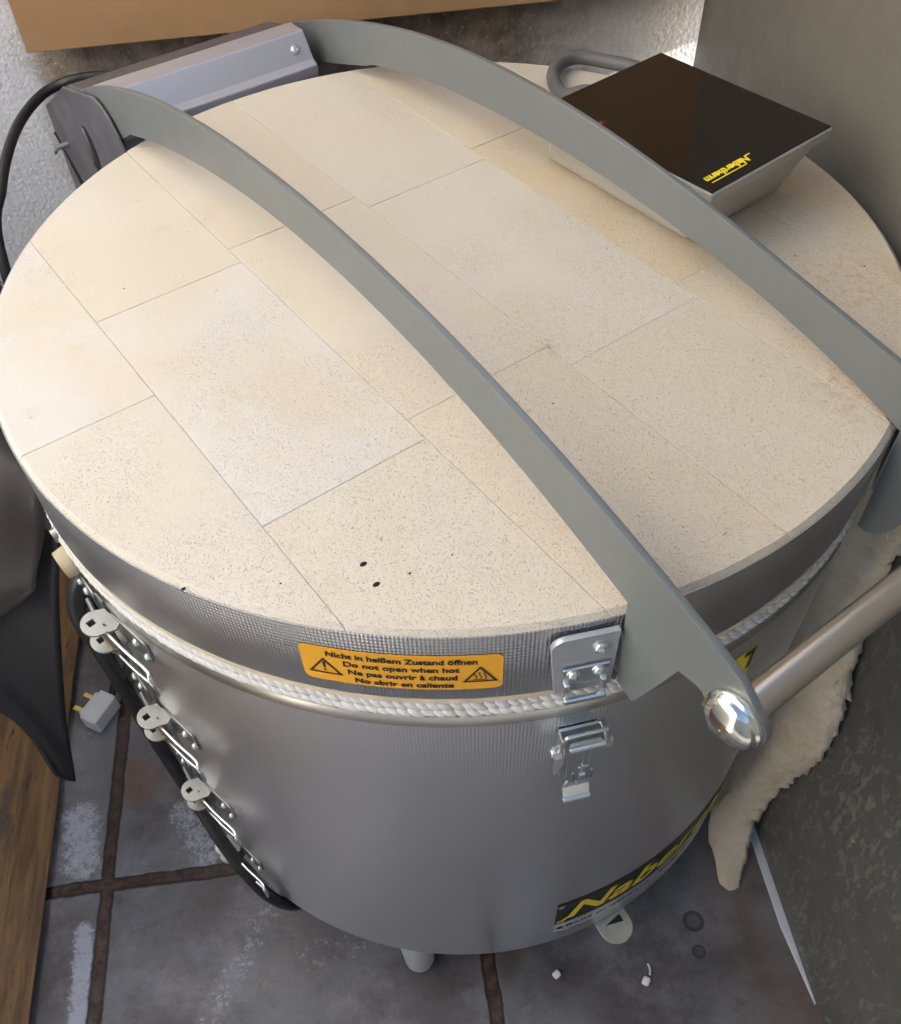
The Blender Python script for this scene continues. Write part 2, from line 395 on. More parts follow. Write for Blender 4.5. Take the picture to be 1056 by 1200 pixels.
def round_rect(w_, h_, r, k=5, cx=0, cy=0):
    o = []
    for (sx, sy, a) in ((1, 1, 0), (-1, 1, 90), (-1, -1, 180), (1, -1, 270)):
        for i in range(k + 1):
            b = R_(a + 90 * i / k); o.append((cx + sx * (w_ / 2 - r) + r * math.cos(b), cy + sy * (h_ / 2 - r) + r * math.sin(b)))
    return o
def copy_tree(o, parent=None):
    c = o.copy(); COL.objects.link(c); c.parent = parent if parent else o.parent
    for ch in list(o.children): copy_tree(ch, c)
    return c

KR = .32; ZT = .7077; BAND = ZT - .0645; BOT = .13
def wrap(a0, z0, rr):         # 2D label coordinates -> the kiln's cylinder, a0 in degrees from the front
    return lambda x, y, z: ((rr + z) * math.sin(R_(a0) + x / KR), -(rr + z) * math.cos(R_(a0) + x / KR), z0 + y)

# ================================================================== SETTING
bm = bmesh.new(); g_ = 60
bmesh.ops.create_grid(bm, x_segments=1, y_segments=1, size=g_)
fl = from_bm('floor', bm, 'floor'); tag(fl, kind='structure')

bm = bmesh.new(); A = [bm.verts.new(q) for q in ((-8, -9, .004), (8, -9, .004), (8, -1.25, .004), (-8, -1.25, .004))]; bm.faces.new(A)
tag(from_bm('bounce_paving', bm, 'bounce_paving'), kind='structure')  # out of view, added to bounce light onto the kiln front
bm = bmesh.new(); box(bm, (0, -2.55, 1.2), (7, .2, 2.4))
tag(from_bm('added_yard_wall', bm, 'bounce_paving'), kind='structure')  # unseen, added to block horizon glow and darken the steel's reflections
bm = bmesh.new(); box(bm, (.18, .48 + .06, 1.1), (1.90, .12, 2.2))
o = from_bm('plaster_wall', bm, 'plaster_shaded', bevel=.004)
tag(o, 'rough plaster back wall, bluish white at left, painted brown for the shade below the cardboard', 'wall')
bm = bmesh.new(); box(bm, (-.83, -.28, 1.1), (.12, 1.519, 2.2))  # hidden wall, added to cut the horizon glow from the left
o = from_bm('plaster_wall', bm, 'plaster', bevel=.004)  # the added, unseen left wall, not the back wall
tag(o, 'unseen recessed plaster wall added behind the leaning timber board to block glow', 'wall')

# right-hand sheet, raised a little from the floor so daylight shows under it
bm = bmesh.new(); box(bm, (.334 + .006, -.27, .0015 + .65), (.012, 1.46, 1.30))
o = from_bm('grey_sheet', bm, 'sheet', bevel=.0015)
tag(o, 'tall dark grey weathered sheet standing on edge to the right of the kiln', 'sheet')
bm = bmesh.new()

bm = bmesh.new(); vs = []
for i in range(25):
    y = -.10 - .285 * i / 24; w_ = .0050 * (1 - .85 * max(0, (i - 17) / 7)); x = .3338 - w_
    vs.append([bm.verts.new((x - w_, y, .0005)), bm.verts.new((x - w_, y, .0030)), bm.verts.new((x + w_, y, .0030)), bm.verts.new((x + w_, y, .0005))])
for A, B in zip(vs, vs[1:]):
    for j in range(4): bm.faces.new((A[j], A[(j + 1) % 4], B[(j + 1) % 4], B[j]))
bm.faces.new(vs[0][::-1]); bm.faces.new(vs[-1])
o = from_bm('edge_strip', bm, 'white_plastic', bevel=.0008)
tag(o, 'narrow bluish white plastic strip on the tiles along the foot of the grey sheet', 'strip')

# timber board leaning at lower left
bm = bmesh.new()
a = R_(32); d = Vector((-math.cos(a), 0, math.sin(a))); n_ = Vector((math.sin(a), 0, math.cos(a)))
vs = []
for y in [-.75 + 1.1 * i / 30 for i in range(31)]:
    for s_, w0 in ((0, 0), (1, 0), (1, 1), (0, 1)):
        jit = random.uniform(-.001, .001)
        vs.append(bm.verts.new(Vector((-.512 - .012 * (y + .3), y, 0)) + d * (s_ * .42) + n_ * (-.018 * w0) + Vector((0, 0, .0125)) + n_ * jit))
for i in range(30):
    A = vs[4 * i:4 * i + 4]; B = vs[4 * i + 4:4 * i + 8]
    for j in range(4): bm.faces.new((A[j], A[(j + 1) % 4], B[(j + 1) % 4], B[j]))
bm.faces.new(vs[:4][::-1]); bm.faces.new(vs[-4:])
o = from_bm('timber_board', bm, 'timber', bevel=.0015)
tag(o, 'worn brown timber board with orange grain sloping up at the lower left', 'board')

# ================================================================== KILN
K = thing('toploading_kiln', 'round top loading kiln with cream brick lid, stainless steel jacket and two grey lifting arms', 'kiln', (0, 0, 0), TH)

# --- body
bm = bmesh.new()
lathe(bm, [(.001, BOT), (.30, BOT), (.3185, BOT + .0008), (KR, BOT + .0025), (KR, .3), (KR, .45), (KR, .6118)])
body = from_bm('body_jacket', bm, 'body_steel', K, True, auto=40)
bm = bmesh.new()
lathe(bm, [(KR, .6122), (.3213, .6128), (.3215, .6142), (.3192, .6212), (.3172, .6216), (.3160, .6200), (.30, .6195)])
from_bm('folded_lip', bm, 'lip_steel', body, True, auto=50)
bm = bmesh.new(); lathe(bm, [(.27, .6205), (.3165, .6205), (.3165, .6372), (.3175, .6376), (.3195, .6380), (.3195, BAND - .0005), (.30, BAND - .0005)])
from_bm('fibre_gasket', bm, 'fibre', K, True, auto=40)
# braided rope: slanted strands crossing in two rows
bm = bmesh.new()
N = 310
for i in range(N):
    for row, (dz, dr, tilt) in enumerate(((.0034, .3160, 34), (-.0028, .3172, 24))):
        a_ = 2 * math.pi * (i + .5 * row + random.uniform(-.12, .12)) / N
        rr = dr + random.uniform(-.0003, .0003)
        c_ = Vector((rr * math.sin(a_), -rr * math.cos(a_), .6292 + dz + random.uniform(-.0003, .0003)))
        mt = Matrix.Rotation(a_, 3, 'Z') @ Matrix.Rotation(R_(tilt), 3, 'Y')
        ks = random.uniform(.85, 1.15)
        near = abs((math.degrees(a_) + 180) % 360 - 180) < 100
        vv = bmesh.ops.create_icosphere(bm, subdivisions=2 if near else 1, radius=1)['verts']
        for q in vv: q.co = c_ + mt @ Vector((q.co.x * .0070 * ks, q.co.y * .0046, q.co.z * .0034 * ks))
rope = from_bm('seal_rope', bm, 'rope', K, True)

# --- lid
bm = bmesh.new(); lathe(bm, [(.3188, ZT - .006), (.3191, ZT - .0022), (.3197, ZT - .0021), (KR, ZT - .0027), (KR, BAND + .001), (.3192, BAND), (.31, BAND)])
lid_band = from_bm('lid_band', bm, 'band_steel', K, True, auto=40)
bm = bmesh.new(); lathe(bm, [(.0005, ZT - .0004), (.3150, ZT - .0004), (.3170, BAND)], 128)
base_l = from_bm('lid_core', bm, 'mortar', K, True, auto=40)
def clip(poly, px, py, nx, ny):
    out = []
    for i in range(len(poly)):
        a_, b_ = poly[i], poly[(i + 1) % len(poly)]
        da = (a_[0] - px) * nx + (a_[1] - py) * ny; db = (b_[0] - px) * nx + (b_[1] - py) * ny
        if da >= 0: out.append(a_)
        if (da >= 0) != (db >= 0):
            u = da / (da - db); out.append((a_[0] + (b_[0] - a_[0]) * u, a_[1] + (b_[1] - a_[1]) * u))
    return out
rows = [(-.33, -.2295, [.001]), (-.2295, -.1172, [.0937, -.1360]), (-.1172, -.0056, [.1137, -.1160]),
        (-.0056, .1083, [.0955, -.1395]), (.1083, .2235, [.1150, -.1195]), (.2235, .33, [-.001])]
bm = bmesh.new(); G = .00012
tone_l = bm.verts.layers.float.new('tone')
TONE = {0: (.05, .3), 1: (.45, .0, .35), 2: (.62, .5, .6), 3: (.4, .3, .5), 4: (.85, 1., .75), 5: (1., .95)}
for ri, (x0, x1, cuts) in enumerate(rows):
    ys = [.34] + cuts + [-.34]
    for bi, (y1, y0) in enumerate(zip(ys, ys[1:])):
        poly = [(.3189 * math.cos(2 * math.pi * i / 360), .3189 * math.sin(2 * math.pi * i / 360)) for i in range(360)]
        for q in ((x0 + G, 0, 1, 0), (x1 - G, 0, -1, 0), (0, y0 + G, 0, 1), (0, y1 - G, 0, -1)):
            poly = clip(poly, *q)
            if not poly: break
        if len(poly) < 4: continue
        hz = random.uniform(-.00015, .0002); c_ = .0012; nv0 = len(bm.verts)
        rings = []
        # densify straight edges for a slightly crumbled arris
        dp = []
        for i in range(len(poly)):
            a_, b_ = Vector(poly[i]), Vector(poly[(i + 1) % len(poly)]); L_ = (b_ - a_).length; k = max(1, int(L_ / .006))
            for j in range(k): dp.append(a_ + (b_ - a_) * j / k)
        cx = (min(q.x for q in dp) + max(q.x for q in dp)) / 2; cy = (min(q.y for q in dp) + max(q.y for q in dp)) / 2
        cx, cy = cx * .5 + .5 * sum(q.x for q in dp) / len(dp), cy * .5 + .5 * sum(q.y for q in dp) / len(dp)
        rings.append([bm.verts.new((q.x, q.y, ZT - .012)) for q in dp])
        rings.append([bm.verts.new((q.x, q.y, (ZT - .0022 if q.length > .3184 else ZT + .0003) + hz)) for q in dp])
        ins = []; nd = len(dp)
        for i, q in enumerate(dp):
            pv, nx_ = dp[i - 1], dp[(i + 1) % nd]
            def inset(a_, b_): return .0030 if (a_.length > .3184 and b_.length > .3184) else .0004
            t1 = (q - pv).normalized(); t2 = (nx_ - q).normalized(); n1 = Vector((-t1.y, t1.x)); n2 = Vector((-t2.y, t2.x))
            d1, d2 = inset(pv, q), inset(q, nx_); cr = t1.x * t2.y - t1.y * t2.x
            if abs(cr) > .2:      # a corner: meet the two inset edges
                a1_, b1_ = q + n1 * d1, q + n2 * d2; w_ = b1_ - a1_
                ins.append(a1_ + t1 * ((w_.x * t2.y - w_.y * t2.x) / cr))
            else:
                ins.append(q + (n1 + n2).normalized() * (d1 + d2) / 2 * ((.94 + .12 * random.random()) if d1 > .001 else random.uniform(.3, 2.2)))
        rings.append([bm.verts.new((q.x, q.y, ZT + .0006 + hz)) for q in ins])
        for A, B in zip(rings, rings[1:]):
            for i in range(len(A)): bm.faces.new((A[i], A[(i + 1) % len(A)], B[(i + 1) % len(A)], B[i]))
        cv = bm.verts.new((cx, cy, ZT + .0006 + hz)); A = rings[-1]
        for i in range(len(A)): bm.faces.new((A[i], A[(i + 1) % len(A)], cv))
        for q in [cv] + [q for r_ in rings for q in r_]: q[tone_l] = TONE[ri][bi]
from_bm('lid_brickwork', bm, 'brick', K)
# dark pits in the brick surface
PITS = [(-.1995, -.1925, 1.), (-.2015, -.208, 1.), (-.2839, -.1480, 0.68), (-.2414, -.1766, 0.33), (-.0382, -.1597, 0.30), (-.1835, -.2128, 0.36), (-.1581, -.2166, 0.27), (.197, -.1495, 0.42), (.2248, -.1875, 0.42), (-.1984, .1178, 0.24)]
for x, y, k_ in PITS:
    bm = bmesh.new(); vv = bmesh.ops.create_icosphere(bm, subdivisions=2, radius=1)['verts']
    for q in vv: q.co = Vector((x + q.co.x * .0022 * k_, y + q.co.y * .0015 * k_, ZT + .0006 + q.co.z * .0005))
    from_bm('brick_pit', bm, 'shadow_hole', K, True)

# --- lifting arms
def arm_outline(top, low): return top + low[::-1]
top1 = [(.43, .690), (.41, .706), (.387, .7242), (.34, .745), (.2877, .7607), (.2155, .7801), (.1218, .7947), (.048, .8009), (-.0215, .8012), (-.0858, .7981), (-.1363, .7938), (-.1839, .7875),
        (-.2353, .7776), (-.2722, .7668), (-.3006, .7583), (-.3294, .7515), (-.3575, .7430), (-.3800, .7350)]
cx, cz, rr = -.3765, .7118, .0168
tip = [(cx + rr * math.cos(R_(a_)), cz + rr * math.sin(R_(a_))) for a_ in (115, 135, 155, 175, 195, 215, 235, 255, 272)]
low1 = [(-.3606, .7015), (-.3560, .7062), (-.3520, .7070), (-.3406, .7050), (-.3340, .6850), (-.3204, .6462), (-.3175, .6440), (-.3065, .6500), (-.3020, .7187), (-.2643, .7348), (-.1925, .7522), (-.1322, .7624), (-.0742, .7705), (-.0251, .7724), (.03, .7722), (.082, .7708),
        (.135, .7587), (.19, .7500), (.2372, .7391), (.28, .7250), (.30, .7095), (.34, .708), (.37, .690), (.40, .6702), (.425, .665), (.436, .672)]
def smooth2(pts, k=4):
    return [(q.x, q.y) for q in catmull([(a_, b_, 0) for a_, b_ in pts], k)]
def quartic(pts, y0, y1, n=36, deg=4):
    # least squares through the measured points
    A = [[sum(p_[0] ** (i + j) for p_ in pts) for j in range(deg + 1)] for i in range(deg + 1)]
    b = [sum(p_[1] * p_[0] ** i for p_ in pts) for i in range(deg + 1)]
    m_ = [A[i] + [b[i]] for i in range(deg + 1)]
    for i in range(deg + 1):
        k = max(range(i, deg + 1), key=lambda r_: abs(m_[r_][i])); m_[i], m_[k] = m_[k], m_[i]
        for r_ in range(deg + 1):
            if r_ != i:
                f_ = m_[r_][i] / m_[i][i]; m_[r_] = [x_ - f_ * y_ for x_, y_ in zip(m_[r_], m_[i])]
    c = [m_[i][deg + 1] / m_[i][i] for i in range(deg + 1)]
    return [(y0 + (y1 - y0) * i / n, sum(c[k] * (y0 + (y1 - y0) * i / n) ** k for k in range(deg + 1))) for i in range(n + 1)]
def make_arm(x, prof, name='lifting_arm'):
    bm = plate([prof], .0045, lambda a_, b_, c_: (x + c_, a_, b_))
    return from_bm(name, bm, 'arm_paint', K, bevel=.0007, seg=2)
prof_n = quartic(top1[2:], .40, -.372) + tip + low1[:9] + quartic(low1[8:19] + [(.19, .7490), (.2372, .7391), (.285, .7251)], -.302, .285) + [(.2865, .7240), (.3120, .7095), (.34, .708), (.37, .690), (.40, .6702), (.425, .665), (.425, .69)]
arm1 = make_arm(-.1125 + .00225, prof_n)
top2 = [(.470, .660), (.46, .680), (.446, .6992), (.42, .7120), (.3931, .7226), (.3480, .7370), (.3029, .7493), (.2550, .7615), (.2068, .7705), (.1145, .7845), (.0250, .7862), (-.0582, .7828), (-.1110, .7748), (-.1638, .7674), (-.2268, .7574), (-.2878, .7490), (-.3294, .7415), (-.3575, .7330), (-.3800, .7350)]
low2 = [(-.3606, .7015), (-.3560, .7000), (-.3406, .6960), (-.3340, .6600), (-.3285, .6400), (-.3230, .6300), (-.3190, .6262), (-.3120, .6225), (-.3066, .6239), (-.3049, .7076), (-.2725, .7193), (-.2169, .7295), (-.1571, .7405), (-.1007, .7518), (-.0332, .7539), (.0268, .7513),
        (.1040, .7476), (.1728, .7464), (.2516, .7277), (.30, .7110), (.3150, .7085), (.345, .700), (.37, .685), (.40, .67), (.43, .655), (.46, .650)]
prof_f = quartic(top2[2:], .450, -.372) + tip + low2[:9] + quartic(low2[9:19], -.3049, .262) + [(.264, .7240), (.3150, .7085), (.345, .700), (.37, .685), (.40, .67), (.43, .655), (.46, .650), (.468, .67)]
arm2 = make_arm(.1075 + .00225, prof_f)

# flanges of the arms, riveted to the lid band
def flange(x_in, sgn, parent, z0=.6490, z1=.7015, w_=.0365, ang=None):
    ai = math.degrees(math.asin(x_in / KR)); a_i = ai; a_o = ai + sgn * math.degrees(w_ / KR)
    am = (a_i + a_o) / 2; h_ = z1 - z0; r = .0075
    tl = Matrix.Rotation(R_(am), 3, 'Z'); rad = KR + .0032
    lp = [(w_ / 2, -h_ / 2), (w_ / 2, h_ / 2)]
    for cx_, cy_, a0 in ((-w_ / 2 + r, h_ / 2 - r, 90), (-w_ / 2 + r, -h_ / 2 + r * .5, 180)):
        r2 = r if a0 == 90 else r * .5
        lp += [(cx_ + r2 * math.cos(R_(a0 + 15 * i)), cy_ + r2 * math.sin(R_(a0 + 15 * i))) for i in range(7)]
    if sgn > 0: lp = [(-a_, b_) for a_, b_ in lp][::-1]
    def fn(a_, b_, c_):
        v_ = tl @ Vector((a_, -(rad) - c_ - .0006, 0)); return (v_.x, v_.y, (z0 + z1) / 2 + b_)
    return from_bm('mounting_flange', plate([lp], .0035, fn), 'arm_paint_light', parent, bevel=.0008), am, tl, rad
MAT['arm_paint_light'] = simple('grey_painted_flange', (.48, .50, .52), .36, .5, .04, 20, .05, 900)
def screw_head(parent, pos, nrm, r=.0042, mat='zinc', name='screw'):
    bm = bmesh.new(); p0 = Vector(pos); nr = Vector(nrm).normalized(); q = nr.to_track_quat('Z', 'Y').to_matrix()
    prof = [(r * 1.12, 0), (r * 1.12, .0006), (r, .0008), (r * .93, .0018), (r * .7, .0026), (r * .42, .0029), (r * .38, .0017), (.0001, .0016)]
    n = 20; rings = [[bm.verts.new(p0 + q @ Vector((a_ * math.cos(2 * math.pi * i / n), a_ * math.sin(2 * math.pi * i / n), z_))) for i in range(n)] for a_, z_ in prof]
    for A, B in zip(rings, rings[1:]):
        for i in range(n): bm.faces.new((A[i], A[(i + 1) % n], B[(i + 1) % n], B[i]))
    return from_bm(name, bm, mat, parent, True, auto=40)
for arm, x_in, sg in ((arm1, -.1135, -1), (arm2, .1140, 1)):
    fo, am, tl, rad = flange(x_in, sg, K)
    nrm = tl @ Vector((0, -1, 0))
    def onfl(a_, z_, out=.0025): 
        v_ = tl @ Vector((a_, -rad - out, 0)); return (v_.x, v_.y, z_)
    s_ = -sg
    if sg > 0:
        for z_ in (.692, .660):
            screw_head(fo, onfl(-.006, z_), nrm)
        continue
    screw_head(fo, onfl(s_ * .0085, .6895), nrm)
    # catch: a small plate with two screws and a square hook the latch bail grips
    bm = bmesh.new(); m3 = tl
    box(bm, onfl(s_ * .0015, .6685, .0040), (.0262, .0018, .0150), m3)
    c_o = from_bm('latch_catch', bm, 'zinc', fo, bevel=.0006)
    bm = bmesh.new()
    for sx in (-.0105, .0105): box(bm, onfl(s_ * .0015 + sx, .6560, .0055), (.0036, .0042, .0160), m3)
    box(bm, onfl(s_ * .0015, .6495, .0085), (.0245, .0030, .0045), m3)
    from_bm('hook', bm, 'zinc', c_o, bevel=.0009)
    screw_head(c_o, onfl(s_ * .0015 - .0072, .6710, .0048), nrm, .0036)
    screw_head(c_o, onfl(s_ * .0015 + .0072, .6710, .0048), nrm, .0036)
    for z_ in (.690, .6515):
        bm = bmesh.new(); box(bm, (x_in + (.0012 if sg < 0 else -.0012), -math.sqrt(KR ** 2 - x_in ** 2) - .003, z_), (.003, .005, .006))
        from_bm('weld_tab', bm, 'zinc_old', fo, bevel=.001)

# handle bar with domed caps
bm = bmesh.new(); cyl(bm, (-.109, -.3765, .7118), (.109, -.3765, .7118), .0088, n=48)
bar = from_bm('handle_bar', bm, 'tube', K, True, auto=40)
def cap(x, s_):
    bm = bmesh.new(); n = 40
    prof = [(.0158, 0), (.0163, .0012), (.0160, .0028), (.0150, .0036), (.0146, .0042)] + [(.0146 * math.cos(R_(a_)), .0042 + .0078 * math.sin(R_(a_))) for a_ in range(12, 90, 11)] + [(.0001, .0121)]
    rings = [[bm.verts.new((x + s_ * z_, -.3765 + r_ * math.cos(2 * math.pi * i / n), .7118 + r_ * math.sin(2 * math.pi * i / n))) for i in range(n)] for r_, z_ in prof]
    for A, B in zip(rings, rings[1:]):
        for i in range(n): bm.faces.new((A[i], A[(i + 1) % n], B[(i + 1) % n], B[i]))
    return from_bm('domed_cap', bm, 'chrome', bar, True, auto=50)
cap(-.1126, -1); cap(.1121, 1)

# --- warning label on the lid band
def label(name, w_, h_, r, a0, z0, mat, parent, rr, skew=0.):
    """a thin label following the jacket"""
    bm = bmesh.new(); nx = max(8, int(w_ / .003)); 
    outl = round_rect(w_, h_, r, 6)
    xs = sorted(set([round(-w_ / 2 + w_ * i / nx, 6) for i in range(nx + 1)] + [round(q[0], 6) for q in outl]))
    def half(x):
        e = abs(x) - (w_ / 2 - r)
        return h_ / 2 if e <= 0 else h_ / 2 - r + math.sqrt(max(0, r * r - e * e))
    f = wrap(a0, z0, rr); up = []; dn = []
    for x in xs:
        hh = half(x); up.append(bm.verts.new(f(x, hh + skew * x, .0))); dn.append(bm.verts.new(f(x, -hh + skew * x, .0)))
    for i in range(len(xs) - 1):
        if (up[i].co - dn[i].co).length < 1e-7 and (up[i + 1].co - dn[i + 1].co).length < 1e-7: continue
        bm.faces.new((dn[i], dn[i + 1], up[i + 1], up[i]))
    return from_bm(name, bm, mat, parent, True)
LA = -41.3
lab = label('warning_label', .1095, .0345, .0045, LA, .6727, 'orange', lid_band, KR + .0005)
bms = []
f = wrap(LA, .6727, KR + .0009)
lines = ['Nicht in heißem Zustand öffnen', 'Do not open when hot', 'Ne pas ouvrir à chaud', 'No abrir en caliente']
bmT = bmesh.new()
def join(dst, src):
    me = bpy.data.meshes.new('t'); src.to_mesh(me); src.free(); dst.from_mesh(me); bpy.data.meshes.remove(me)
for i, s_ in enumerate(lines):
    y = .0088 - i * .0078
    join(bmT, text(s_, .0068, (lambda yy, xo: (lambda x, y_, z: f(x + xo, y_ + yy, z * .3)))(y, (.0005, .0, .0005, .0010)[i]), bold=.026, sx=.93 if i == 0 else .98, maxlen=.005))
from_bm('label_text', bmT, 'ink', lab)
def tri(w_, h_, lw, cx_, cy_):
    o_ = [(cx_ - w_ / 2, cy_ - h_ / 2), (cx_ + w_ / 2, cy_ - h_ / 2), (cx_, cy_ + h_ / 2)]
    i_ = [(cx_ - w_ / 2 + lw * 1.9, cy_ - h_ / 2 + lw), (cx_, cy_ + h_ / 2 - lw * 1.9), (cx_ + w_ / 2 - lw * 1.9, cy_ - h_ / 2 + lw)]
    return [o_, i_]
def dens(lp, m=.003):
    out = []
    for i in range(len(lp)):
        a_, b_ = Vector(lp[i]), Vector(lp[(i + 1) % len(lp)]); k = max(1, int((b_ - a_).length / m))
        out += [tuple(a_ + (b_ - a_) * j / k) for j in range(k)]
    return out
bmW = bmesh.new(); zf = lambda x, y, z: f(x, y, z * .3)
T1 = [dens(l) for l in tri(.0192, .0155, .0011, -.0420, -.0015)]
join(bmW, plate(T1, .0003, zf))
join(bmW, plate([[(-.0429, .0022), (-.0425, -.0036), (-.0415, -.0036), (-.0411, .0022), (-.0420, .0028)]], .0003, zf))
join(bmW, plate([round_rect(.0016, .0016, .0007, 3, -.0420, -.0056)], .0003, zf))
from_bm('hazard_symbol', bmW, 'ink', lab); bmW = bmesh.new()
T2 = [dens(l) for l in tri(.0192, .0155, .0011, .0425, -.0015)]
join(bmW, plate(T2, .0003, zf))
for k in (-1, 0, 1):
    x0 = .0425 + k * .0026; c_ = [(x0 + .0007 * math.sin(u * 2 * math.pi), -.0060 + .0064 * u) for u in [i / 10 for i in range(11)]]
    join(bmW, plate([[(a_ - .00033, b_) for a_, b_ in c_] + [(a_ + .00033, b_) for a_, b_ in c_[::-1]]], .0003, zf))
join(bmW, plate([[(.0385, -.0072), (.0465, -.0072), (.0465, -.0067), (.0385, -.0067)]], .0003, zf))
from_bm('hazard_symbol', bmW, 'ink', lab)

# --- maker's sticker low on the body
SA0, SA1 = -20.75, 31.; sw = R_(SA1 - SA0) * KR; sm = (SA0 + SA1) / 2
st = label('maker_sticker', sw, .0580, .0008, sm, .2150, 'ink', body, KR + .0005)
st2 = label('white_strip', sw, .0240, .0006, sm, .1735, 'pale_strip', body, KR + .0007)
f = wrap(SA0, 0, KR + .0011)
bmT = text('Nabertherm', .0520, lambda x, y, z: f(x + .0080, y + .1985, z * .3), bold=.022, sx=1.10, gap=1.03, shear=.30, align='LEFT')
join(bmT, plate([dens([(.0015, .1915), (.0080, .1915), (.0140, .2010), (.0100, .2010), (.0065, .1955), (.0015, .1955)])], .0003, lambda x, y, z: f(x, y, z * .3)))
from_bm('sticker_lettering', bmT, 'yellow', st)
bmT = text('MADE IN GERMANY   MORE THAN HEAT', .0098, lambda x, y, z: f(x + .012, y + .1700, z * .3), bold=.01, align='LEFT', gap=1.15)
join(bmT, plate([[(.003, .1695), (.009, .1695), (.009, .1765), (.003, .1765)]], .0003, lambda x, y, z: f(x, y, z * .3)))
from_bm('sticker_small_print', bmT, 'ink', st2)
# small R in the corner
join_bm = text('®', .008, lambda x, y, z: f(x + .004, y + .2330, z * .3)); from_bm('sticker_small_print', join_bm, 'pale_strip', st)

# --- electrical hazard label on the body
hl = label('hazard_label', .0400, .0420, .0015, -2.2, .5710, 'yellow', body, KR + .0005, skew=.0)
f = wrap(-2.2, .5710, KR + .0009); bmW = bmesh.new(); zf = lambda x, y, z: f(x, y, z * .3)
join(bmW, plate([dens(l) for l in tri(.0370, .0350, .0030, .0, .0)], .0003, zf))
join(bmW, plate([[(.002, .007), (-.0045, -.0025), (-.0005, -.002), (-.002, -.0105), (.0045, -.0005), (.0008, -.001)]], .0003, zf))
join(bmW, plate([[(.0080, .0200), (.0185, .0200), (.0185, -.0060), (.0150, -.0060), (.0150, .0140), (.0080, .0140)]], .0003, zf))
from_bm('hazard_symbol', bmW, 'ink', hl)

# --- front toggle latches
def toggle_latch(x_mid):
    am = math.degrees(math.asin(x_mid / KR)); L_ = bpy.data.objects.new('toggle_latch', None)
    def fnf(x, o_, z): # x across, o_ outwards, z up from the latch centre
        a_ = R_(am); return Vector((math.sin(a_) * (KR + o_) + math.cos(a_) * x, -math.cos(a_) * (KR + o_) + math.sin(a_) * x, z))
    m3 = Matrix.Rotation(R_(am), 3, 'Z')
    Z0 = .5620
    bm = bmesh.new()
    pts = [(-.0125, .012), (.0125, .012), (.0125, .032), (-.0125, .032)]
    lp = [(-.0085, -.030), (.0085, -.030), (.0125, .018), (.0125, .034), (-.0125, .034), (-.0125, .018)]
    bm = plate([lp], .0022, lambda x, y, z: fnf(x, .0018 + z, Z0 + y))
    base_ = from_bm('base_plate', bm, 'zinc', K, bevel=.0004)
    base_.name = 'toggle_latch'
    # cheeks
    bm = bmesh.new()
    for s_ in (-1, 1):
        lp = [(.002, -.022), (.006, -.020), (.0145, .014), (.0150, .028), (.010, .035), (.002, .035)]
        join(bm, plate([lp], .0013, (lambda s_: lambda o_, y, z: fnf(s_ * .0130 + z, o_, Z0 + y))(s_)))
    from_bm('cheek', bm, 'zinc', base_, bevel=.0003)
    bm = bmesh.new()
    tube(bm, [fnf(-.0150, .010, Z0 + .018), fnf(-.0145, .0125, Z0 + .034), fnf(-.0130, .0130, Z0 + .043), fnf(-.010, .0130, Z0 + .0455), fnf(.010, .0130, Z0 + .0455), fnf(.0130, .0130, Z0 + .043), fnf(.0145, .0125, Z0 + .034), fnf(.0150, .010, Z0 + .018)], .0013, 10, 5)
    from_bm('bail', bm, 'zinc', base_, True)
    for s_ in (-1, 1):
        bm = bmesh.new(); cyl(bm, fnf(s_ * .0138, .0095, Z0 + .022), fnf(s_ * .0185, .0095, Z0 + .022), .0050, .0042, 6)
        cyl(bm, fnf(s_ * .0185, .0095, Z0 + .022), fnf(s_ * .0200, .0095, Z0 + .022), .0030, .0022, 12)
        from_bm('pivot_nut', bm, 'zinc', base_, bevel=.0004)
    # lever with its window
    outer = [(-.0105, -.004), (-.0085, -.010), (.0085, -.010), (.0105, -.004), (.0112, .032), (.0095, .0365), (-.0095, .0365), (-.0112, .032)]
    hole = [(-.0030, .006), (-.0030, .024), (-.0005, .024), (-.0005, .006)]; hole2 = [(.0012, .006), (.0012, .024), (.0034, .024), (.0034, .006)]
    bm = plate([outer, hole, hole2], .0014, lambda x, y, z: fnf(x, .0135 + z - (y - .036) * .05, Z0 + y))
    cyl(bm, fnf(-.0108, .0155, Z0 + .0335), fnf(.0108, .0155, Z0 + .0335), .0021, n=14)
    lev = from_bm('lever', bm, 'zinc', base_, bevel=.0003)
    bm = bmesh.new()
    for s_ in (-1, 1): box(bm, fnf(s_ * .0060, .0155, Z0 - .004), (.0018, .003, .011), m3)
    box(bm, fnf(0, .0148, Z0 + .001), (.0150, .0016, .0035), m3)
    from_bm('spring_clip', bm, 'zinc_old', base_, bevel=.0005)
    bm = bmesh.new(); cyl(bm, fnf(0, .0150, Z0 + .008), fnf(0, .0120, Z0 - .022), .0016, n=12); cyl(bm, fnf(0, .0148, Z0 - .002), fnf(0, .0132, Z0 - .013), .0031, n=6)
    from_bm('adjusting_screw', bm, 'zinc', base_, True, auto=30)
    lp = [(-.0090, -.0400), (-.0092, -.0300), (-.0070, -.0225), (-.0045, -.0205), (0, -.0255), (.0045, -.0205), (.0070, -.0225), (.0092, -.0300), (.0090, -.0400)]
    bm = plate([lp], .0013, lambda x, y, z: fnf(x, .0105 + z + max(0, (-.030 - y)) * .35, Z0 + y))
    cyl(bm, fnf(-.0093, .0150, Z0 - .0405), fnf(.0093, .0150, Z0 - .0405), .0019, n=12)
    from_bm('thumb_tab', bm, 'zinc', lev, bevel=.0003)
    return base_
toggle_latch(-.1245)

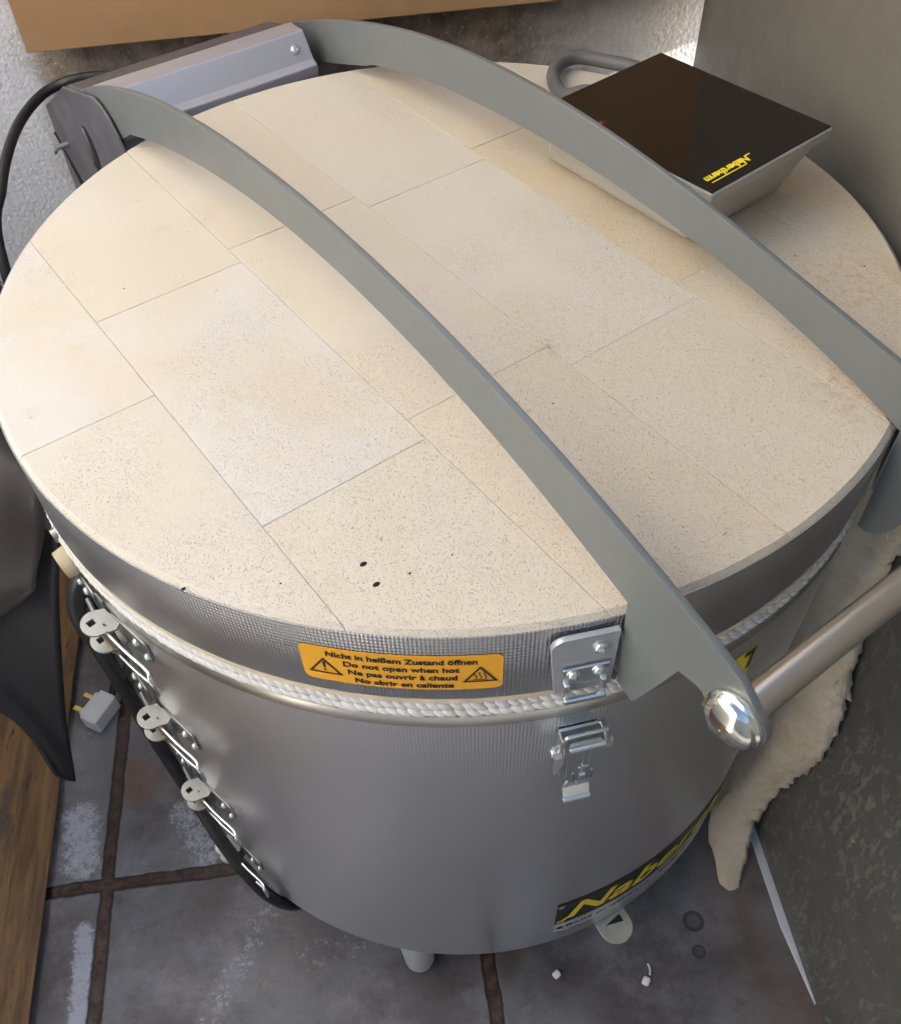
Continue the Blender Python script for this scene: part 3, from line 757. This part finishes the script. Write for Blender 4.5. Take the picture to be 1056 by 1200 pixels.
# --- clamps closing the jacket seam on the left
def seam_clamp(zc):
    def fz(s_, o_, z):   # s_ along the jacket towards the front, o_ outwards, z up
        a_ = -R_(81) + s_ / KR
        return Vector(((KR + o_) * math.sin(a_), -(KR + o_) * math.cos(a_), zc + z))
    base_ = from_bm('seam_clamp', plate([round_rect(.040, .022, .003, 3, .016, 0)], .0016, lambda x, y, z: fz(x, .0012 + z, y)), 'zinc_old', K)
    for x, y in ((.026, .006), (.033, -.005)):
        p0 = fz(x, .0020, y); screw_head(base_, p0, Vector((p0.x, p0.y, 0)), .0030, 'zinc', 'rivet')
    sq = [(.001, .016), (.0065, .0165), (.0065, .0215), (.001, .021)]
    lp = [(-.008, .002)] + [(-.002 + .0105 * math.cos(R_(a_)), .0125 + .0095 * math.sin(R_(a_))) for a_ in range(205, -10, -18)] + [(.012, .006), (.010, .002)]
    for zz, nm in ((.0105, 'cheek_plate'), (-.0095, 'cheek_plate')):
        hole = [(-.0065, .0120), (-.0015, .0120), (-.0015, .0170), (-.0065, .0170)]
        slot = [(.0020, .0085), (.0055, .0085), (.0055, .0098), (.0020, .0098)]
        from_bm(nm, plate([lp, hole, slot], .0016, (lambda zz: lambda x, y, z: fz(x, y, zz + z))(zz)), 'zinc_old', base_, bevel=.0003)
    bm = bmesh.new()
    tube(bm, [fz(.010, .012, -.012), fz(.030, .013, -.012), fz(.050, .014, -.011), fz(.056, .017, -.011)], .0012, 8, 4)
    tube(bm, [fz(.010, .012, .012), fz(.030, .013, .012), fz(.050, .014, .011), fz(.056, .017, .011)], .0012, 8, 4)
    tube(bm, [fz(.056, .017, -.011), fz(.056, .017, .011)], .0015, 8, 2)
    from_bm('wire_lever', bm, 'zinc', base_, True)
    bm = bmesh.new(); cyl(bm, fz(.004, .010, -.016), fz(.004, .010, .0095), .0042, n=14)
    from_bm('barrel_nut', bm, 'brass_dull', base_, True, auto=40)
    bm = bmesh.new(); join(bm, plate([round_rect(.030, .020, .003, 3, -.040, 0)], .0016, lambda x, y, z: fz(x, .0014 + z, y)))
    cyl(bm, fz(-.032, .0055, 0), fz(-.008, .0095, 0), .0016, n=10)
    cp = from_bm('catch_plate', bm, 'zinc_old', base_)
    for x in (-.047, -.036):
        p0 = fz(x, .0022, .003); screw_head(cp, p0, Vector((p0.x, p0.y, 0)), .0034, 'zinc', 'rivet')
    return base_
MAT['brass_dull'] = simple('dull_brass', (.42, .36, .22), .4, 1.)
for z_ in (.590, .462, .328, .196): seam_clamp(z_)

# --- slim seam strip of the jacket
bm = bmesh.new()
for a_ in (-83.5,): 
    a1 = R_(a_); box(bm, (math.sin(a1) * (KR + .0008), -math.cos(a1) * (KR + .0008), .372), (.010, .0012, .470), Matrix.Rotation(a1, 3, 'Z'))
from_bm('jacket_seam', bm, 'zinc_old', body)

# --- peephole plug
bm = bmesh.new(); cyl(bm, (-.312, .006, .607), (-.3285, .006, .605), .0125, .0105, 20)
pg = from_bm('peephole_plug', bm, 'cream_plastic', K, True, auto=40)
bm = bmesh.new(); cyl(bm, (-.312, .012, .628), (-.3235, .012, .627), .006, .005, 16); from_bm('plug_clip', bm, 'zinc_old', pg, True, auto=40)

# --- feet
for k in range(4):
    a_ = R_(-46.5 + 90 * k); x, y = .293 * math.sin(a_), -.293 * math.cos(a_)
    bm = bmesh.new(); n = 32
    prof = [(.0205, BOT), (.0200, .10), (.0175, .03), (.0165, .006), (.0155, .0015), (.0140, .0002), (.0001, .0002)]
    rings = [[bm.verts.new((x + r_ * math.cos(2 * math.pi * i / n), y + r_ * math.sin(2 * math.pi * i / n), z_)) for i in range(n)] for r_, z_ in prof]
    for A, B in zip(rings, rings[1:]):
        for i in range(n): bm.faces.new((A[i], A[(i + 1) % n], B[(i + 1) % n], B[i]))
    from_bm('foot', bm, 'foot', K, True, auto=45)

# --- air slide tab under the body
def ftag(x, y, z):
    a_ = R_(-8.6); s_ = math.sin(a_); c_ = math.cos(a_)
    return (s_ * (.312 + y) + c_ * x, -c_ * (.312 + y) + s_ * x, .122 + z)
lp = [(-.0175, -.004), (.0175, -.004), (.0175, .016)] + [(.0175 * math.cos(R_(a_)), .018 + .017 * math.sin(R_(a_))) for a_ in range(10, 175, 12)] + [(-.0175, .016)]
tg = from_bm('air_slide_tab', plate([lp], .002, ftag), 'tag', K, bevel=.0004)
from_bm('arrow_mark', plate([[(-.009, .013), (.010, .0095), (.010, .0175)]], .0003, lambda x, y, z: ftag(x, y, z + .0013)), 'ink', tg)
bm = bmesh.new(); box(bm, ftag(.006, -.002, .004), (.008, .012, .007)); from_bm('slide_pin', bm, 'zinc', tg, bevel=.001)

# --- hinge box between the arms
xs_ = (-.106, .0915)
def prism(bm, prof, x0, x1):
    A = [bm.verts.new((x0, y, z)) for y, z in prof]; B = [bm.verts.new((x1, y, z)) for y, z in prof]
    for i in range(len(prof)): bm.faces.new((A[i], A[(i + 1) % len(A)], B[(i + 1) % len(A)], B[i]))
    bm.faces.new(A[::-1]); bm.faces.new(B)
bm = bmesh.new(); prism(bm, [(.3475, .7330), (.3340, .7120), (.3275, .7085), (.3275, .700), (.340, .675), (.372, .675), (.3700, .7330)], *xs_)
hb = from_bm('hinge_box', bm, 'house', K, bevel=.0012)
n0 = Vector((0, -.84, .54)); screw_head(hb, (.0765, .3400, .7215), n0, .0042)
bm = bmesh.new(); box(bm, (-.007, .3375, .7165), (.197, .0006, .0008)); from_bm('fold_line', bm, 'shadow_hole', hb)

# --- switchgear housing behind the kiln
bm = bmesh.new()
prism(bm, [(.3780, .7270), (.43, .713), (.4704, .6897), (.5203, .6630), (.5203, .18), (.3780, .18)], -.1135, .0980)
hs = from_bm('switch_housing', bm, 'housing_dark', K, bevel=.0020)
bm = bmesh.new()
prism(bm, [(.3020, .7040), (.3080, .7160), (.3180, .7265), (.3310, .7330), (.3443, .7350), (.43, .713), (.4704, .6897), (.5203, .6630), (.5203, .18), (.3240, .18), (.3240, .64)], -.1170, -.1140)
from_bm('side_cover', bm, 'housing_dark', hs, bevel=.0012)
bm = bmesh.new()
for i in range(4):
    tube(bm, [(-.1170, .520 - i * .011, .635 - i * .012), (-.1170, .455 - i * .008, .575 - i * .013)], .0016, 6, 2)
from_bm('vent_slot', bm, 'shadow_hole', hs)
bm = bmesh.new(); cyl(bm, (-.1160, .4839, .6373), (-.1300, .4839, .6373), .0028, n=12); cyl(bm, (-.1300, .4839, .6373), (-.1335, .4839, .6373), .0052, n=6)
from_bm('housing_screw', bm, 'zinc', hs, bevel=.0005)
bm = bmesh.new(); q0 = Vector((-.1168, .405, .668))
vv = bmesh.ops.create_uvsphere(bm, u_segments=24, v_segments=12, radius=1)['verts']
for q in vv: q.co = q0 + Vector((q.co.x * .005, q.co.y * .012, q.co.z * .017))
kn = from_bm('rubber_grommet', bm, 'housing_dark', hs, True)
bm = bmesh.new(); vv = bmesh.ops.create_uvsphere(bm, u_segments=24, v_segments=12, radius=1)['verts']
for q in vv: q.co = Vector((-.1162, .401, .665)) + Vector((q.co.x * .003, q.co.y * .015, q.co.z * .024))
from_bm('grommet_shadow_gap', bm, 'shadow_hole', hs, True)

# ================================================================== CONTROLLER on the lid
CT = thing('touch_controller', 'silver grey controller with a black glass screen lying on the brick lid', 'controller', (0, 0, 0), TH)
def quad_frame(bm, lo, hi):
    A = [bm.verts.new(q) for q in lo]; B = [bm.verts.new(q) for q in hi]
    for i in range(4): bm.faces.new((A[i], A[(i + 1) % 4], B[(i + 1) % 4], B[i]))
    bm.faces.new(A[::-1]); bm.faces.new(B)
ca = Vector((.2585, .0585)); cb = Vector((.2685, -.1060)); ex = (ca - cb).normalized(); ew = Vector((-ex.y, ex.x))
if ew.x > 0: ew = -ew
WW = .1335
def cpt(u, v_, z): q = cb + ex * u + ew * v_; return Vector((q.x, q.y, z))
TZ = .7627; LL = (ca - cb).length
bm = bmesh.new()
quad_frame(bm, [cpt(.001, .001, TZ - .0098), cpt(LL - .001, .001, TZ - .0098), cpt(LL - .001, WW - .001, TZ - .0098), cpt(.001, WW - .001, TZ - .0098)],
           [cpt(0, 0, TZ - .0012), cpt(LL, 0, TZ - .0012), cpt(LL, WW, TZ - .0012), cpt(0, WW, TZ - .0012)])
cs = from_bm('casing', bm, 'ctrl_plastic', CT, bevel=.0012)
bm = bmesh.new()
z0, z1 = ZT + .0012, TZ - .0100
quad_frame(bm, [cpt(.022, .015, z0), cpt(.178, .030, z0), cpt(.178, .113, z0), cpt(.022, WW - .014, z0)],
           [cpt(.004, .006, z1), cpt(LL - .006, .006, z1), cpt(LL - .006, WW - .004, z1), cpt(.004, WW - .004, z1)])
from_bm('rear_shell', bm, 'ctrl_plastic', CT, bevel=.006, seg=4)
bm = bmesh.new(); quad_frame(bm, [cpt(.0015, .0015, TZ - .0013), cpt(LL - .0015, .0015, TZ - .0013), cpt(LL - .0015, WW - .0015, TZ - .0013), cpt(.0015, WW - .0015, TZ - .0013)],
                             [cpt(.0015, .0015, TZ), cpt(LL - .0015, .0015, TZ), cpt(LL - .0015, WW - .0015, TZ), cpt(.0015, WW - .0015, TZ)])
gl = from_bm('glass_screen', bm, 'glass', CT, bevel=.0004)
# logo near the front edge, upside down as seen
def flogo(x, y, z): return cpt(.0165 - y, .0790 + x, TZ + .0002 + z * .3)
bmT = text('Nabertherm', .0086, flogo, bold=.05, sx=1.02, shear=.3, align='LEFT', th=.0002)
join(bmT, plate([[(.0075, .0068), (.0440, .0068), (.0440, .0078), (.0075, .0078)]], .0002, flogo))
join(bmT, plate([[(-.0045, -.0008), (.0, -.0008), (.0, .0004), (-.0045, .0004)]], .0002, flogo))
from_bm('logo', bmT, 'yellow', gl)
bm = bmesh.new(); join(bm, text('USB', .0050, lambda x, y, z: cpt(.118 - y, .1200 + x, TZ + .0002 + z * .3), th=.0002, bold=.01))
from_bm('port_marking', bm, 'red_print', gl)
bm = bmesh.new(); tube(bm, [cpt(LL - .010, .050, .7400), (.2160, .0930, .7300), (.2130, .1200, .7190), (.2280, .1510, .7172), (.2500, .1690, .7172), (.2720, .1690, .7172), (.2880, .1450, .7170), (.300, .115, .7165), (.318, .080, .705), (.331, .06, .66), (.334, .055, .50), (.334, .06, .2)], .0060, 14, 8)
from_bm('controller_cable', bm, 'grey_cable', CT, True)

# ================================================================== CARDBOARD behind
bm = bmesh.new()
quad = [(-.366, .6990), (.60, .7150), (.60, 1.12), (-.366, 1.12)]
A = [bm.verts.new((x, .4290, z)) for x, z in quad]; B = [bm.verts.new((x, .4770, z)) for x, z in quad]
for i in range(4): bm.faces.new((A[i], A[(i + 1) % 4], B[(i + 1) % 4], B[i]))
bm.faces.new(A[::-1]); bm.faces.new(B)
o = from_bm('cardboard_box', bm, 'cardboard', bevel=.001)
tag(o, 'large flat brown cardboard box standing against the wall behind the kiln', 'cardboard box')

# ================================================================== CABLES
bm = bmesh.new(); P0 = [(-.378, .12, .30), (-.378, .150, .50), (-.374, .183, .641), (-.373, .241, .664), (-.372, .293, .672), (-.368, .346, .674), (-.355, .395, .674), (-.330, .407, .679), (-.300, .392, .688), (-.275, .370, .695), (-.262, .362, .69), (-.258, .36, .66)]
tube(bm, P0, .0048, 14, 8)
tag(from_bm('black_cable', bm, 'black', None, True), 'thick black cable arching over the plaster wall beside the switch housing', 'cable')
def k2r(x, y, z): return (x * math.cos(TH) - y * math.sin(TH), x * math.sin(TH) + y * math.cos(TH), z)
bm = bmesh.new(); tube(bm, [k2r(*q) for q in [(-.300, .012, .575), (-.322, .010, .578), (-.334, .007, .560), (-.336, .004, .53), (-.335, .012, .54), (-.334, .0, .47), (-.333, .0, .36), (-.331, -.015, .28), (-.329, -.055, .226), (-.325, -.078, .196), (-.318, -.095, .155), (-.3050, -.1010, .112), (-.288, -.100, .085), (-.25, -.09, .035), (-.20, -.07, .012), (-.1, 0, .010)]], .0064, 14, 8)
tag(from_bm('black_conduit', bm, 'black', None, True), 'thick black conduit hanging down the left side of the kiln past the clamps', 'cable')

# mains plug with brass pins on the floor
PL = thing('mains_plug', 'white angled mains plug with brass pins lying on the tiles at left', 'plug', (-.474, .082, .001), R_(58))
bm = bmesh.new(); box(bm, (0, 0, .015), (.046, .026, .028)); from_bm('plug_body', bm, 'white_plastic', PL, bevel=.003)
bm = bmesh.new(); box(bm, (0, .0155, .016), (.036, .005, .020)); from_bm('plug_face', bm, 'white_plastic', PL, bevel=.0015)
for x in (-.010, .011):
    bm = bmesh.new(); box(bm, (x, .0265, .016), (.0070, .018, .0045)); from_bm('pin', bm, 'brass', PL, bevel=.0008)
bm = bmesh.new(); 
def pl(x, y, z):
    a_ = R_(58); x += .474; y -= .082; return (x * math.cos(a_) + y * math.sin(a_), -x * math.sin(a_) + y * math.cos(a_), z - .001)
tube(bm, [(.018, 0, .018), (.030, .000, .022)] + [pl(*q) for q in [(-.452, .128, .045), (-.446, .150, .12), (-.432, .165, .24), (-.405, .165, .38), (-.38, .16, .52)]], .0048, 10, 6); from_bm('cord', bm, 'black', PL, True)

# ================================================================== CERAMIC FIBRE BLANKET between kiln and sheet
outer = [(.331, -.160, .640), (.331, -.168, .585), (.331, -.171, .539), (.331, -.173, .489), (.331, -.189, .403), (.330, -.209, .344), (.330, -.218, .274), (.330, -.206, .199), (.326, -.196, .121), (.316, -.203, .050), (.305, -.228, .020), (.292, -.252, .004)]
inner = [(.319, -.150, .640), (.318, -.156, .585), (.315, -.158, .530), (.309, -.166, .480), (.306, -.190, .403), (.307, -.203, .344), (.306, -.203, .270), (.300, -.190, .199), (.292, -.178, .121), (.276, -.178, .060), (.268, -.194, .032), (.272, -.246, .004)]
def dense(p, k=12): return catmull(p, k)
Oo, Ii = dense(outer), dense(inner); bm = bmesh.new(); rings = []
from mathutils import noise as mn
for i, (a_, b_) in enumerate(zip(Oo, Ii)):
    ring = []
    seq = [Vector((.331, .05, a_.z)), Vector((.331, -.05, a_.z)), a_ + Vector((0, .04, 0))] + [a_.lerp(b_, u / 8) for u in range(9)] + [b_ + (Vector((.291, -.150, b_.z)) - b_) * k_ for k_ in ((.4, 1.) if b_.z > .10 else (.1, .25))] + [Vector((.300, -.115, b_.z)), Vector((.319, -.05, b_.z)), Vector((.3265, .05, b_.z))]
    for j, q in enumerate(seq):
        w_ = 1. if 2 <= j <= 12 else .4
        bul = math.sin(max(0, min(1, (j - 3) / 8)) * math.pi)
        e = mn.noise(q * 90) * .003 + mn.noise(q * 230) * .0026 + mn.noise(q * 520) * .0016
        rag = (mn.noise(Vector((0, 0, q.z * 130))) * .008) if j in (3, 4) else 0
        ring.append(bm.verts.new((q.x + min(0, mn.noise(q * 70) * .003 - .001), q.y - bul * .006 + e * 1.6 * w_ - rag, max(.0015, q.z + e * .8))))
    rings.append(ring)
for A, B in zip(rings, rings[1:]):
    for j in range(len(A) - 1): bm.faces.new((A[j], A[j + 1], B[j + 1], B[j]))
    bm.faces.new((A[-1], A[0], B[0], B[-1]))
bm.faces.new(rings[0]); bm.faces.new(rings[-1][::-1])
o = from_bm('fibre_blanket', bm, 'blanket', None, True)
tag(o, 'ragged cream ceramic fibre blanket squeezed between the kiln and the grey sheet', 'blanket')

# ================================================================== DARK THINGS at the left
def sheet_mesh(name, rowsP, mat, th=.003, k=6):
    rows_ = [catmull(r, k) for r in rowsP]
    cols = list(zip(*rows_)); grid = [catmull(c, k) for c in cols]
    bm = bmesh.new(); V = [[bm.verts.new(q) for q in g_] for g_ in grid]
    for i in range(len(V) - 1):
        for j in range(len(V[0]) - 1): bm.faces.new((V[i][j], V[i + 1][j], V[i + 1][j + 1], V[i][j + 1]))
    o = from_bm(name, bm, mat, None, True)
    m = o.modifiers.new('solid', 'SOLIDIFY'); m.thickness = th; m.offset = -1
    return o
o = sheet_mesh('dark_film', [
    [(-.62, .24, .60), (-.50, .18, .59), (-.42, .11, .54), (-.375, .10, .47)],
    [(-.62, .14, .60), (-.50, .10, .58), (-.42, .06, .54), (-.372, .045, .49)],
    [(-.62, .02, .58), (-.50, .00, .57), (-.42, .00, .505), (-.382, .020, .448)],
    [(-.60, -.10, .52), (-.49, -.08, .51), (-.42, -.045, .455), (-.386, -.015, .440)],
    [(-.58, -.15, .47), (-.48, -.13, .46), (-.425, -.055, .42), (-.392, -.030, .425)]], 'film')
tag(o, 'crumpled glossy dark film bulging beside the kiln lid at the left edge', 'film')
o = sheet_mesh('black_flap', [
    [(-.60, .16, .45), (-.52, .12, .43), (-.44, .09, .41), (-.393, .06, .395)],
    [(-.60, .02, .43), (-.52, .02, .42), (-.45, .02, .385), (-.398, .012, .362)],
    [(-.58, -.06, .42), (-.50, -.045, .40), (-.44, -.030, .365), (-.400, -.040, .328)],
    [(-.50, -.085, .385), (-.46, -.080, .365), (-.432, -.078, .335), (-.402, -.085, .295)],
    [(-.436, -.105, .325), (-.426, -.106, .315), (-.416, -.110, .300), (-.402, -.112, .270)],
    [(-.409, -.140, .278), (-.406, -.140, .268), (-.403, -.140, .262), (-.399, -.138, .255)]], 'matt_black')
tag(o, 'matt black plastic flap tapering to a point above the timber board', 'flap')
bm = bmesh.new()
vv = bmesh.ops.create_icosphere(bm, subdivisions=4, radius=1)['verts']
for q in vv:
    k = 1 + .12 * mn.noise(q.co * 2.5); q.co = Vector((-.425 + q.co.x * .045 * k, .16 + q.co.y * .055 * k, .585 + q.co.z * .04 * k))
o = from_bm('speckled_bag', bm, 'speckle', None, True)
tag(o, 'small black and white speckled bundle at the far left edge of the lid', 'bundle')

# ================================================================== CRUMBS on the floor
for (u, v_, r, lb) in [(.062, -.318, .0042, 'rounded white foam crumb left of the others, in front of the kiln sticker'),
                       (.158, -.338, .0045, 'squarish white foam crumb nearest to the camera on the tiles'),
                       (.166, -.326, .0050, 'thin curved white sliver beside the squarish foam crumb')]:
    bm = bmesh.new(); thin = 'sliver' in lb
    if thin: tube(bm, [(u - .002, v_ - .006, .0015), (u, v_, .0015), (u - .001, v_ + .006, .0015)], .0013, 8, 4)
    else:
        box(bm, (u, v_, r * .8), (r * 2, r * 1.8, r * 1.6), Matrix.Rotation(random.random(), 3, 'Z'))
    o = from_bm('foam_crumb', bm, 'foam', None, thin, bevel=0 if thin else r * .45)
    tag(o, lb, 'crumb', 'white crumbs on the floor')
